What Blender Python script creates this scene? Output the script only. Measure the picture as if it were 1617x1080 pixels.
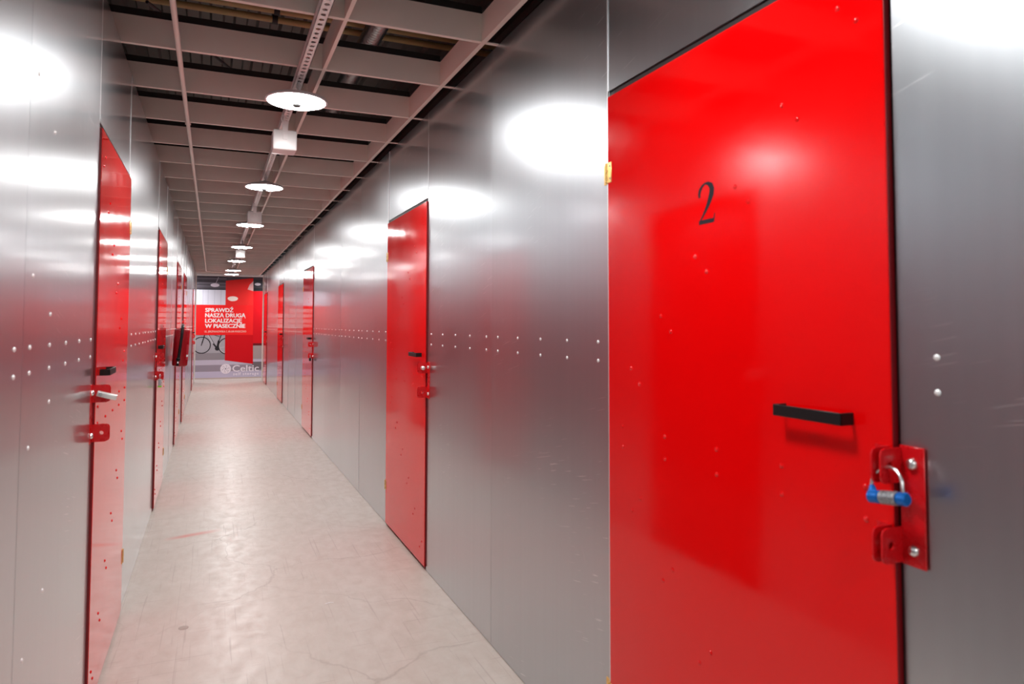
import bpy, bmesh, math, random
from mathutils import Matrix, Vector

random.seed(7)
PI = math.pi
for o in list(bpy.data.objects):
    bpy.data.objects.remove(o)
scene = bpy.context.scene
COL = scene.collection

# ------------------------------------------------------------------ camera
F_PX = 1108.34                       # focal length in pixels of the 1617 px wide frame
CAM_H = 1.40
cam_d = bpy.data.cameras.new('camera')
cam_d.sensor_fit = 'HORIZONTAL'
cam_d.sensor_width = 36.0
cam_d.lens = F_PX * 36.0 / 1617.0
cam_d.shift_y = -0.068508 * F_PX / 1617.0
cam_d.clip_start = 0.05
cam_d.clip_end = 100
cam_d.dof.use_dof = True
cam_d.dof.focus_distance = 6.5
cam_d.dof.aperture_fstop = 4.5
cam = bpy.data.objects.new('camera', cam_d)
COL.objects.link(cam)
cam.matrix_world = (Matrix.Translation((0, 0, CAM_H)) @ Matrix.Rotation(-0.402361, 4, 'Z')
                    @ Matrix.Rotation(PI / 2 + 0.043355, 4, 'X') @ Matrix.Rotation(0.00118, 4, 'Z'))
scene.camera = cam

# ------------------------------------------------------------------ world, exposure
world = bpy.data.worlds.new('world')
scene.world = world
world.use_nodes = True
bg = world.node_tree.nodes['Background']
bg.inputs[0].default_value = (0.9, 0.95, 1.0, 1)
bg.inputs[1].default_value = 0.012
scene.view_settings.view_transform = 'Standard'
scene.view_settings.look = 'None'
scene.view_settings.gamma = 1.0
scene.view_settings.use_curve_mapping = False
scene.view_settings.exposure = 0.45
LAMP_STRENGTH = 95.0                 # luminous face of the round ceiling lamps
LAMP_COLOR = (1.0, 0.985, 0.965)

# ------------------------------------------------------------------ dimensions (metres)
XR, XL = 1.143, -0.395               # faces of the two sheet-metal walls
WALL_H = 2.638
DOOR_TOP = 2.115
Y_BACK, Y_CROSS, Y_END = -5.2, 18.52, 19.5     # Y_CROSS: the side walls end at a crossing passage
PR, SR0 = 1.008, 0.900               # right wall: panel module and a seam
PL, SL0 = 1.010, 1.900               # left wall
RIGHT_DOORS = [0, 3, 8, 12, 16]      # module numbers that hold doors
LEFT_DOORS = [1, 4, 7, 9, 14]
PROUD = 0.012                        # door leaves stand proud of the wall

# ------------------------------------------------------------------ materials
def new_mat(name):
    m = bpy.data.materials.new(name)
    m.use_nodes = True
    nt = m.node_tree
    return m, nt, nt.nodes['Principled BSDF']

def node(nt, kind, **kw):
    n = nt.nodes.new(kind)
    for k, v in kw.items():
        setattr(n, k, v)
    return n

def plain(name, col, rough=0.5, metal=0.0, spec=0.5, noise=0.0, nscale=20.0, coat=0.0):
    m, nt, b = new_mat(name)
    b.inputs['Base Color'].default_value = (*col, 1)
    b.inputs['Roughness'].default_value = rough
    b.inputs['Metallic'].default_value = metal
    b.inputs['Specular IOR Level'].default_value = spec
    b.inputs['Coat Weight'].default_value = coat
    if noise:
        tc = node(nt, 'ShaderNodeTexCoord')
        nz = node(nt, 'ShaderNodeTexNoise')
        nz.inputs['Scale'].default_value = nscale
        nz.inputs['Detail'].default_value = 4
        nt.links.new(tc.outputs['Object'], nz.inputs['Vector'])
        mr = node(nt, 'ShaderNodeMapRange')
        mr.inputs['To Min'].default_value = 1 - noise
        mr.inputs['To Max'].default_value = 1 + noise
        nt.links.new(nz.outputs['Fac'], mr.inputs['Value'])
        mx = node(nt, 'ShaderNodeMix', data_type='RGBA', blend_type='MULTIPLY')
        mx.inputs[0].default_value = 1
        mx.inputs[6].default_value = (*col, 1)
        nt.links.new(mr.outputs[0], mx.inputs[7])
        nt.links.new(mx.outputs[2], b.inputs['Base Color'])
        mr2 = node(nt, 'ShaderNodeMapRange')
        mr2.inputs['To Min'].default_value = max(0.02, rough - noise * 0.4)
        mr2.inputs['To Max'].default_value = rough + noise * 0.4
        nt.links.new(nz.outputs['Fac'], mr2.inputs['Value'])
        nt.links.new(mr2.outputs[0], b.inputs['Roughness'])
    return m

def tex_noise(nt, vec, scale, detail=3.0, dist=0.0, rough=0.5):
    n = node(nt, 'ShaderNodeTexNoise')
    n.inputs['Scale'].default_value = scale
    n.inputs['Detail'].default_value = detail
    n.inputs['Distortion'].default_value = dist
    n.inputs['Roughness'].default_value = rough
    nt.links.new(vec, n.inputs['Vector'])
    return n.outputs['Fac']

def mapping(nt, vec, scale=(1, 1, 1), rot=(0, 0, 0), loc=(0, 0, 0)):
    n = node(nt, 'ShaderNodeMapping')
    n.inputs['Scale'].default_value = scale
    n.inputs['Rotation'].default_value = rot
    n.inputs['Location'].default_value = loc
    nt.links.new(vec, n.inputs['Vector'])
    return n.outputs[0]

def maprange(nt, val, a, b, c, d):
    n = node(nt, 'ShaderNodeMapRange')
    for i, v in zip((1, 2, 3, 4), (a, b, c, d)):
        n.inputs[i].default_value = v
    nt.links.new(val, n.inputs[0])
    return n.outputs[0]

def math2(nt, op, a, b=None, clamp=False):
    n = node(nt, 'ShaderNodeMath', operation=op, use_clamp=clamp)
    for i, v in enumerate((a, b)):
        if v is None:
            continue
        if isinstance(v, (int, float)):
            n.inputs[i].default_value = v
        else:
            nt.links.new(v, n.inputs[i])
    return n.outputs[0]

def mix_col(nt, fac, a, b, mode='MIX'):
    n = node(nt, 'ShaderNodeMix', data_type='RGBA', blend_type=mode)
    for i, v in ((0, fac), (6, a), (7, b)):
        if isinstance(v, (int, float)):
            n.inputs[i].default_value = v
        elif isinstance(v, tuple):
            n.inputs[i].default_value = (*v, 1)
        else:
            nt.links.new(v, n.inputs[i])
    return n.outputs[2]

def geo_pos(nt):
    return node(nt, 'ShaderNodeNewGeometry').outputs['Position']

def sheet_metal():
    m, nt, b = new_mat('galvanised_sheet')
    pos = geo_pos(nt)
    b.inputs['Metallic'].default_value = 1.0
    rnd = node(nt, 'ShaderNodeObjectInfo').outputs['Random']
    blot = tex_noise(nt, mapping(nt, pos, (3, 3, 1.0)), 1.0, 3, 0.4)
    area = tex_noise(nt, mapping(nt, pos, (1.6, 1.6, 1.6), loc=(1.3, 0.4, 0.2)), 1.0, 1)
    scr = tex_noise(nt, mapping(nt, mapping(nt, pos, rot=(0.22, 0, 0)), (9, 9, 300)), 1.0, 0)
    scr2 = tex_noise(nt, mapping(nt, mapping(nt, pos, rot=(-1.05, 0, 0)), (6, 6, 260)), 1.0, 0)
    s = math2(nt, 'MAXIMUM', maprange(nt, scr, 0.775, 0.81, 0, 1), maprange(nt, scr2, 0.85, 0.87, 0, 0.5))
    s = math2(nt, 'MULTIPLY', s, maprange(nt, area, 0.54, 0.64, 0, 0.6))
    col = mix_col(nt, blot, (0.495, 0.53, 0.565), (0.545, 0.575, 0.605))
    # faint rolling streaks
    streak = tex_noise(nt, mapping(nt, pos, (34, 34, 0.5)), 1.0, 1)
    col = mix_col(nt, maprange(nt, streak, 0.3, 0.75, 0, 0.06), col, (0.80, 0.82, 0.84))
    col = mix_col(nt, maprange(nt, rnd, 0, 1, 0, 0.16), col, (0.38, 0.39, 0.41))
    col = mix_col(nt, s, col, (0.92, 0.92, 0.92))
    nt.links.new(col, b.inputs['Base Color'])
    r = math2(nt, 'ADD', maprange(nt, blot, 0.3, 0.7, 0.295, 0.325), maprange(nt, rnd, 0, 1, -0.02, 0.02))
    nt.links.new(math2(nt, 'ADD', r, math2(nt, 'MULTIPLY', s, 0.25)), b.inputs['Roughness'])
    b.inputs['Coat Weight'].default_value = 0.8          # thin passivation / oil film
    b.inputs['Coat IOR'].default_value = 1.45
    b.inputs['Coat Roughness'].default_value = 0.11
    return m

def red_paint():
    m, nt, b = new_mat('red_gloss_paint')
    pos = geo_pos(nt)
    n1 = tex_noise(nt, mapping(nt, pos, (9, 9, 9)), 1.0, 2, 0.0)
    n2 = tex_noise(nt, mapping(nt, pos, (2.1, 2.1, 1.2)), 1.0, 3, 0.5)
    col = mix_col(nt, n2, (0.74, 0.0010, 0.0016), (0.80, 0.0014, 0.0022))
    nt.links.new(col, b.inputs['Base Color'])
    nt.links.new(maprange(nt, n1, 0.3, 0.75, 0.07, 0.11), b.inputs['Roughness'])
    b.inputs['Specular IOR Level'].default_value = 0.5
    return m

def concrete():
    m, nt, b = new_mat('polished_concrete')
    pos = geo_pos(nt)
    big = tex_noise(nt, mapping(nt, pos, (0.9, 0.6, 1)), 1.0, 5, 0.6)
    fine = tex_noise(nt, mapping(nt, pos, (14, 9, 1)), 1.0, 6, 0.3, 0.65)
    grit = tex_noise(nt, mapping(nt, pos, (120, 120, 1)), 1.0, 3)
    # hairline cracks
    warp = node(nt, 'ShaderNodeVectorMath', operation='ADD')
    nz = node(nt, 'ShaderNodeTexNoise')
    nz.inputs['Scale'].default_value = 1.7
    nz.inputs['Detail'].default_value = 5
    nt.links.new(pos, nz.inputs['Vector'])
    sc = node(nt, 'ShaderNodeVectorMath', operation='SCALE')
    sc.inputs[3].default_value = 0.55
    nt.links.new(nz.outputs['Color'], sc.inputs[0])
    nt.links.new(pos, warp.inputs[0])
    nt.links.new(sc.outputs[0], warp.inputs[1])
    vo = node(nt, 'ShaderNodeTexVoronoi', feature='DISTANCE_TO_EDGE', voronoi_dimensions='2D')
    vo.inputs['Scale'].default_value = 1.15
    nt.links.new(warp.outputs[0], vo.inputs['Vector'])
    crack = maprange(nt, vo.outputs['Distance'], 0.0, 0.010, 1, 0)
    cm = tex_noise(nt, mapping(nt, pos, (1.3, 1.3, 1), loc=(4, 4, 0)), 1.0, 2)
    crack = math2(nt, 'MULTIPLY', crack, maprange(nt, cm, 0.40, 0.6, 0, 0.4), True)
    # trolley scratches along the corridor
    scr = tex_noise(nt, mapping(nt, pos, (85, 1.6, 1), (0, 0, 0.16)), 1.0, 3, 0.4)
    scr = maprange(nt, scr, 0.63, 0.70, 0, 0.45)
    sca = tex_noise(nt, mapping(nt, pos, (2.5, 60, 1), (0, 0, -0.1)), 1.0, 2, 0.4)
    sca = maprange(nt, sca, 0.65, 0.72, 0, 0.4)
    col = mix_col(nt, maprange(nt, big, 0.3, 0.7, 0, 1), (0.57, 0.515, 0.46), (0.63, 0.575, 0.52))
    col = mix_col(nt, maprange(nt, fine, 0.35, 0.7, 0, 0.6), col, (0.50, 0.425, 0.37))
    col = mix_col(nt, maprange(nt, grit, 0.62, 0.75, 0, 0.25), col, (0.40, 0.33, 0.29))
    col = mix_col(nt, crack, col, (0.27, 0.21, 0.18))
    col = mix_col(nt, scr, col, (0.38, 0.31, 0.28))
    col = mix_col(nt, sca, col, (0.38, 0.31, 0.28))
    # one red paint scuff where a door dragged
    p = mapping(nt, pos, (1, 1, 1), (0, 0, 0), (0.095, -5.185, 0))
    p = mapping(nt, p, (1, 1, 1), (0, 0, -0.30))
    sx = node(nt, 'ShaderNodeSeparateXYZ')
    nt.links.new(p, sx.inputs[0])
    ax = math2(nt, 'ABSOLUTE', sx.outputs[0])
    ay = math2(nt, 'ABSOLUTE', sx.outputs[1])
    scuff = math2(nt, 'MULTIPLY', maprange(nt, ax, 0.05, 0.19, 1, 0), maprange(nt, ay, 0.004, 0.05, 1, 0), True)
    scuff = math2(nt, 'MULTIPLY', scuff, maprange(nt, fine, 0.25, 0.7, 0.9, 0.45), True)
    col = mix_col(nt, scuff, col, (0.66, 0.10, 0.07))
    nt.links.new(col, b.inputs['Base Color'])
    nt.links.new(maprange(nt, fine, 0.3, 0.7, 0.30, 0.46), b.inputs['Roughness'])
    b.inputs['Specular IOR Level'].default_value = 0.5
    bp = node(nt, 'ShaderNodeBump')
    bp.inputs['Strength'].default_value = 0.12
    bp.inputs['Distance'].default_value = 0.003
    nt.links.new(fine, bp.inputs['Height'])
    nt.links.new(bp.outputs[0], b.inputs['Normal'])
    return m

def emitter(name, col, strength):
    m, nt, b = new_mat(name)
    b.inputs['Base Color'].default_value = (0.9, 0.9, 0.9, 1)
    b.inputs['Emission Color'].default_value = (*col, 1)
    b.inputs['Emission Strength'].default_value = strength
    return m

M = {
    'sheet': sheet_metal(),
    'red': red_paint(),
    'concrete': concrete(),
    'edge': plain('lit_sheet_edge', (0.86, 0.87, 0.88), 0.45, 0.8),
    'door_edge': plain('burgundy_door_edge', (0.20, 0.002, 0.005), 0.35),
    'ext_red': plain('extinguisher_red', (0.36, 0.002, 0.008), 0.25),
    'red_steel': plain('red_powder_coat', (0.60, 0.004, 0.008), 0.28, noise=0.15, nscale=40),
    'dark': plain('dark_steel', (0.016, 0.013, 0.013), 0.6),
    'stud': plain('stud_steel', (0.12, 0.12, 0.12), 0.5, 0.7),
    'black': plain('black_plastic', (0.006, 0.006, 0.007), 0.45, spec=0.3),
    'steel': plain('zinc_bolt', (0.78, 0.78, 0.78), 0.25, 1.0, noise=0.1, nscale=60),
    'rivet': plain('bright_rivet', (0.92, 0.92, 0.92), 0.4, 0.35),
    'brass': plain('yellow_zinc', (0.80, 0.50, 0.16), 0.3, 1.0, noise=0.2, nscale=70),
    'beam': plain('beige_coated_profile', (0.88, 0.785, 0.715), 0.5, noise=0.05, nscale=6),
    'deck': plain('roof_deck', (0.15, 0.14, 0.13), 0.55, 0.25, noise=0.35, nscale=2.5),
    'white': plain('white_plastic', (0.84, 0.84, 0.84), 0.35),
    'lampgrey': plain('lamp_housing', (0.72, 0.70, 0.72), 0.4),
    'sensor': plain('sensor_grey', (0.03, 0.03, 0.03), 0.4),
    'galv': plain('galvanised_channel', (0.92, 0.91, 0.90), 0.42, 0.1, noise=0.08, nscale=30),
    'ochre': plain('ochre_pipe', (0.45, 0.32, 0.14), 0.45, noise=0.15, nscale=12),
    'duct': plain('foil_duct', (0.40, 0.40, 0.41), 0.3, 1.0),
    'cable': plain('dark_cable', (0.03, 0.03, 0.035), 0.5),
    'blue': plain('blue_anodised', (0.006, 0.15, 0.55), 0.25, 0.4),
    'dial': plain('dial_rings', (0.33, 0.34, 0.36), 0.35, 0.7, noise=0.95, nscale=330),
    'silver': plain('satin_padlock', (0.86, 0.86, 0.84), 0.3, 0.6),
    'grey': plain('grey_laminate', (0.42, 0.43, 0.45), 0.4),
    'lime': plain('lime_bumper', (0.22, 0.75, 0.02), 0.45),
    'ink': plain('black_ink', (0.010, 0.008, 0.014), 0.6, spec=0.25),
    'label': plain('paper_label', (0.8, 0.76, 0.76), 0.5),
    'trim': plain('cream_corner_trim', (0.72, 0.69, 0.63), 0.4),
    'lamp': emitter('lamp_diffuser', LAMP_COLOR, LAMP_STRENGTH),
    'far_wall': plain('painted_end_wall', (0.55, 0.55, 0.56), 0.6, noise=0.06, nscale=3),
}
def sr(r, g, b):
    f = lambda c: (c / 255 / 12.92) if c / 255 <= 0.04045 else ((c / 255 + 0.055) / 1.055) ** 2.4
    return (f(r), f(g), f(b))
PRINT = {}
def ink(r, g, b, noise=0.0, ns=4.0):
    k = (r, g, b, noise)
    if k not in PRINT:
        PRINT[k] = plain('print_%d_%d_%d' % (r, g, b), sr(r, g, b), 0.45, spec=0.2, noise=noise, nscale=ns)
    return PRINT[k]

# ------------------------------------------------------------------ mesh helpers
class MB:
    def __init__(s):
        s.v, s.f = [], []
    def add(s, vs, fs):
        n = len(s.v)
        s.v += [tuple(p) for p in vs]
        s.f += [tuple(i + n for i in q) for q in fs]
        return s
    def box(s, x0, x1, y0, y1, z0, z1):
        x0, x1 = min(x0, x1), max(x0, x1)
        y0, y1 = min(y0, y1), max(y0, y1)
        z0, z1 = min(z0, z1), max(z0, z1)
        return s.add([(x0, y0, z0), (x1, y0, z0), (x1, y1, z0), (x0, y1, z0),
                      (x0, y0, z1), (x1, y0, z1), (x1, y1, z1), (x0, y1, z1)],
                     [(0, 3, 2, 1), (4, 5, 6, 7), (0, 1, 5, 4), (1, 2, 6, 5), (2, 3, 7, 6), (3, 0, 4, 7)])
    def bbox(s, x0, x1, y0, y1, z0, z1, r=0.003, seg=2):
        bm = bmesh.new()
        bmesh.ops.create_cube(bm, size=1)
        for v in bm.verts:
            v.co = Vector(((x0 + x1) / 2 + v.co.x * abs(x1 - x0), (y0 + y1) / 2 + v.co.y * abs(y1 - y0),
                           (z0 + z1) / 2 + v.co.z * abs(z1 - z0)))
        bmesh.ops.bevel(bm, geom=bm.edges[:], offset=r, segments=seg, affect='EDGES', profile=0.5)
        bm.verts.index_update()
        s.add([v.co for v in bm.verts], [[v.index for v in f.verts] for f in bm.faces])
        bm.free()
        return s
    def prism(s, poly, axis, a0, a1):
        """extrude a 2-D polygon along an axis; poly holds the two other coordinates in xyz order"""
        def pt(p, a):
            return {'x': (a, p[0], p[1]), 'y': (p[0], a, p[1]), 'z': (p[0], p[1], a)}[axis]
        n = len(poly)
        vs = [pt(p, a0) for p in poly] + [pt(p, a1) for p in poly]
        fs = [tuple(range(n - 1, -1, -1)), tuple(range(n, 2 * n))]
        fs += [(i, (i + 1) % n, n + (i + 1) % n, n + i) for i in range(n)]
        return s.add(vs, fs)
    def lathe(s, prof, origin, axis=(0, 0, 1), seg=16, closed=True):
        """prof: list of (radius, height) along the axis"""
        ax = Vector(axis).normalized()
        t = Vector((1, 0, 0)) if abs(ax.x) < 0.9 else Vector((0, 1, 0))
        u = ax.cross(t).normalized()
        w = ax.cross(u)
        o = Vector(origin)
        vs, fs = [], []
        rings = []
        for r, hh in prof:
            if r < 1e-6:
                rings.append([len(vs)])
                vs.append(o + ax * hh)
            else:
                rings.append(list(range(len(vs), len(vs) + seg)))
                for i in range(seg):
                    a = 2 * PI * i / seg
                    vs.append(o + ax * hh + (u * math.cos(a) + w * math.sin(a)) * r)
        for A, B in zip(rings, rings[1:]):
            for i in range(seg):
                j = (i + 1) % seg
                if len(A) == 1 and len(B) == 1:
                    continue
                if len(A) == 1:
                    fs.append((A[0], B[i], B[j]))
                elif len(B) == 1:
                    fs.append((A[i], B[0], A[j]))
                else:
                    fs.append((A[i], B[i], B[j], A[j]))
        if closed:
            for R in (rings[0], rings[-1]):
                if len(R) > 1:
                    fs.append(tuple(R))
        return s.add(vs, fs)
    def tube(s, pts, r, seg=8):
        pts = [Vector(p) for p in pts]
        vs, fs = [], []
        prev = None
        for i, p in enumerate(pts):
            d = (pts[min(i + 1, len(pts) - 1)] - pts[max(i - 1, 0)]).normalized()
            if prev is None:
                t = Vector((0, 0, 1)) if abs(d.z) < 0.9 else Vector((1, 0, 0))
                u = d.cross(t).normalized()
            else:
                u = (prev - d * prev.dot(d)).normalized()
            prev = u
            w = d.cross(u)
            rr = r[i] if isinstance(r, (list, tuple)) else r
            for k in range(seg):
                a = 2 * PI * k / seg
                vs.append(p + (u * math.cos(a) + w * math.sin(a)) * rr)
        for i in range(len(pts) - 1):
            for k in range(seg):
                q = (k + 1) % seg
                fs.append((i * seg + k, i * seg + q, (i + 1) * seg + q, (i + 1) * seg + k))
        fs.append(tuple(range(seg - 1, -1, -1)))
        fs.append(tuple(range((len(pts) - 1) * seg, len(pts) * seg)))
        return s.add(vs, fs)
    def mesh(s, name, mat, smooth=35, recalc=True):
        me = bpy.data.meshes.new(name)
        me.from_pydata(s.v, [], s.f)
        if recalc:
            bm = bmesh.new()
            bm.from_mesh(me)
            bmesh.ops.recalc_face_normals(bm, faces=bm.faces[:])
            bm.to_mesh(me)
            bm.free()
        me.materials.append(mat if not isinstance(mat, str) else M[mat])
        if smooth:
            me.polygons.foreach_set('use_smooth', [True] * len(me.polygons))
            me.set_sharp_from_angle(angle=math.radians(smooth))
        me.update()
        return me
    def build(s, name, mat, parent=None, loc=(0, 0, 0), smooth=35, recalc=True):
        return put(name, s.mesh(name, mat, smooth, recalc), parent, loc)

def put(name, data, parent=None, loc=(0, 0, 0), rot=None):
    o = bpy.data.objects.new(name, data)
    COL.objects.link(o)
    o.location = loc
    if rot:
        o.rotation_euler = rot
    if parent is not None:
        o.parent = parent
    return o

def tag(o, label=None, cat=None, group=None, kind=None):
    if label: o['label'] = label
    if cat: o['category'] = cat
    if group: o['group'] = group
    if kind: o['kind'] = kind
    return o

def empty(name, loc=(0, 0, 0)):
    return put(name, None, None, loc)

def copy_tree(o, loc, parent=None):
    c = o.copy()
    COL.objects.link(c)
    c.location = loc
    if parent is not None:
        c.parent = parent
    for ch in list(o.children):
        copy_tree(ch, ch.location.copy(), c)
    return c

# ------------------------------------------------------------------ floor, ends, roof deck
tag(MB().box(-3.4, 4.2, Y_BACK - 0.1, Y_END + 0.3, -0.12, 0.0).build('floor', 'concrete', smooth=0),
    'pale beige polished concrete floor with hairline scratches', 'floor', kind='structure')
tag(MB().box(XL - 0.1, XR + 0.1, Y_BACK - 0.1, Y_BACK, 0.0, WALL_H).build('wall_back', 'far_wall', smooth=0),
    'plain pale grey wall closing the corridor behind the viewpoint', 'wall', kind='structure')
tag(MB().box(-3.4, 4.2, Y_END + 0.004, Y_END + 0.104, 0.0, WALL_H + 0.06).build('wall_end', 'far_wall', smooth=0),
    'wall across the far end of the corridor carrying the printed mural', 'wall', kind='structure')

def corrugated(x0, x1, y0, y1, z, pitch=0.14, depth=0.035):
    mb = MB()
    prof = []
    x = x0
    while x < x1:
        prof += [(x, z), (x + pitch * 0.45, z), (x + pitch * 0.55, z + depth), (x + pitch * 0.9, z + depth)]
        x += pitch
    n = len(prof)
    vs = [(p[0], y0, p[1]) for p in prof] + [(p[0], y1, p[1]) for p in prof]
    fs = [(i, i + 1, n + i + 1, n + i) for i in range(n - 1)]
    mb.add(vs, fs)
    mb.box(x0, x, y0, y1, z + depth + 0.01, z + depth + 0.05)
    return mb
tag(corrugated(-3.4, 4.2, Y_BACK, Y_END + 0.3, 3.34).build('ceiling', 'deck', smooth=0, recalc=False),
    'dark ribbed metal roof deck seen above the open beam grid', 'ceiling', kind='structure')

# ------------------------------------------------------------------ sheet metal walls
def dome_mesh(name, mat, r, hgt, axis):
    return MB().lathe([(r, 0), (r * 0.92, hgt * 0.45), (r * 0.55, hgt * 0.88), (0, hgt)], (0, 0, 0), axis, 8).mesh(name, mat, 80)
RIV = {1: dome_mesh('rivet', 'rivet', 0.0062, 0.0035, (-1, 0, 0)), -1: dome_mesh('rivet', 'rivet', 0.0062, 0.0035, (1, 0, 0))}
DRIV = {1: dome_mesh('rivet', 'red', 0.0060, 0.0032, (-1, 0, 0)), -1: dome_mesh('rivet', 'red', 0.0060, 0.0032, (1, 0, 0))}

def sheet_panel(side, y0, y1, z0, z1, parent, rnd):
    """one thin sheet, its face bowed by a millimetre or two as real sheets are; side +1 = right wall"""
    X = XR if side > 0 else XL
    n = -side                                   # direction out of the wall
    ny, nz = 4, (8 if z1 - z0 > 1 else 2)
    amp = rnd.uniform(-0.0022, 0.0022)
    amp2 = rnd.uniform(-0.0008, 0.0008)
    tilt = rnd.uniform(-0.0045, 0.0045)
    proud = rnd.uniform(0.0, 0.0012)
    def bow(s, t):
        return amp * math.sin(PI * s) * math.sin(PI * t) + amp2 * math.sin(2 * PI * t + 1) + tilt * (s - 0.5) + proud
    vs, fs = [], []
    for j in range(nz + 1):
        for i in range(ny + 1):
            s, t = i / ny, j / nz
            vs.append((n * bow(s, t), y0 + (y1 - y0) * s, z0 + (z1 - z0) * t))
    for j in range(nz):
        for i in range(ny):
            a = j * (ny + 1) + i
            q = (a, a + 1, a + ny + 2, a + ny + 1)
            fs.append(q if side < 0 else q[::-1])
    # returned edges
    rim = [i for i in range(ny + 1)] + [j * (ny + 1) + ny for j in range(1, nz + 1)] + \
          [nz * (ny + 1) + i for i in range(ny - 1, -1, -1)] + [j * (ny + 1) for j in range(nz - 1, 0, -1)]
    base = len(vs)
    for i in rim:
        vs.append(vs[i])
    for i in rim:
        v = vs[i]
        vs.append((side * 0.005, v[1], v[2]))
    k = len(rim)
    for i in range(k):
        q = (base + i, base + (i + 1) % k, base + k + (i + 1) % k, base + k + i)
        fs.append(q if side > 0 else q[::-1])
    o = MB().add(vs, fs).build('wall_panel', 'sheet', parent, (X, 0, 0), smooth=30, recalc=False)
    def on_face(y, z):
        return (n * (bow((y - y0) / (y1 - y0), (z - z0) / (z1 - z0)) - 0.0003), y, z)
    return o, on_face

def wall(side, name, label):
    rnd = random.Random(11 if side > 0 else 5)
    X = XR if side > 0 else XL
    P, S0, doors = (PR, SR0, RIGHT_DOORS) if side > 0 else (PL, SL0, LEFT_DOORS)
    k0 = math.floor((Y_BACK - S0) / P) + 1
    k1 = int((Y_CROSS - S0) / P)
    studs = MB()
    b0, b1 = X + side * 0.007, X + side * 0.045
    for k in range(k0, k1 + 2):
        y = S0 + k * P
        if y < Y_CROSS - 0.02:
            studs.box(b0, b1, y - 0.028, y + 0.028, 0.0, WALL_H - 0.01)
    studs.box(b0, b1, Y_BACK, Y_CROSS, WALL_H - 0.05, WALL_H - 0.005)
    w = tag(studs.build(name, 'stud', smooth=0), label, 'wall', kind='structure')
    g = 0.0011
    edges = [Y_BACK] + [S0 + k * P for k in range(k0, k1 + 1)] + [Y_CROSS]
    for a, b in zip(edges, edges[1:]):
        if b - a < 0.05:
            continue
        k = round((a - S0) / P)
        if k in doors and abs(a - (S0 + k * P)) < 0.01:
            sheet_panel(side, a + g, b - g, DOOR_TOP + 0.024, WALL_H, w, rnd)
            e0, e1 = X - side * 0.0035, X + side * 0.005      # returned sheet edges beside the door; caught light painted as brighter metal
            MB().box(e0, e1, b - 0.004, b + 0.0005, 0.003, WALL_H - 0.001).build('edge_strip', 'edge', w, smooth=0)
            MB().box(e0, e1, a - 0.0005, a + 0.004, DOOR_TOP + 0.024, WALL_H - 0.001).build('edge_strip', 'edge', w, smooth=0)
            continue
        p, on_face = sheet_panel(side, a + g, b - g, 0.003, WALL_H, w, rnd)
        for i in range(5):
            y = a + 0.068 + i * 0.2165
            if y > b - 0.03:
                break
            for z in (1.284, 1.344):
                put('rivet', RIV[side], p, on_face(y, z))
        if side < 0 and k == 0:                 # the near left panel also shows brace rivets
            for y, z in ((1.975, 1.514), (2.181, 1.425), (2.195, 1.194), (1.98, 1.107), (2.183, 0.708),
                         (1.983, 0.616), (2.17, 1.907), (1.975, 2.0)):
                put('rivet', RIV[side], p, on_face(y, z))
    return w
wall(1, 'wall_right', 'right corridor wall of silver galvanised sheets with two rivet rows')
wall(-1, 'wall_left', 'left corridor wall of silver galvanised sheets with two rivet rows')

# unit fronts along the crossing passage, and its two ends
for nm, x0, x1, lab in (('wall_crossing_left', -3.4, XL - 0.004, 'left'), ('wall_crossing_right', XR + 0.004, 4.2, 'right')):
    mb = MB().box(x0, x1, Y_CROSS - 0.04, Y_CROSS - 0.006, 0.0, WALL_H - 0.005)
    w_ = tag(mb.build(nm, 'stud', smooth=0), 'sheet metal unit fronts facing the mural passage on the %s' % lab, 'wall', kind='structure')
    nn = 3
    for i in range(nn):
        a, b = x0 + (x1 - x0) * i / nn, x0 + (x1 - x0) * (i + 1) / nn
        MB().box(a + 0.001, b - 0.001, Y_CROSS - 0.005, Y_CROSS, 0.003, WALL_H).build('wall_panel', 'sheet', w_, smooth=0)
for nm, x in (('wall_passage_left', -3.45), ('wall_passage_right', 4.2)):
    tag(MB().box(x, x + 0.05, Y_CROSS - 0.04, Y_END + 0.1, 0.0, WALL_H).build(nm, 'far_wall', smooth=0), 'plain end wall of the mural passage, %s' % nm.split('_')[-1], 'wall', kind='structure')

# ------------------------------------------------------------------ doors
RIVETS = []
for i in range(6):
    RIVETS += [(0.107 + 0.1515 * i, 2.028 - 0.1512 * i), (0.065 + 0.151 * i, 1.987 - 0.1515 * i)]
    RIVETS += [(0.107 + 0.1515 * i, 2.133 - (2.028 - 0.1512 * i)), (0.065 + 0.151 * i, 2.133 - (1.987 - 0.1515 * i))]
for i in range(5):
    RIVETS += [(0.064 + 0.212 * i, 1.097), (0.064 + 0.212 * i, 1.037)]

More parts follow.
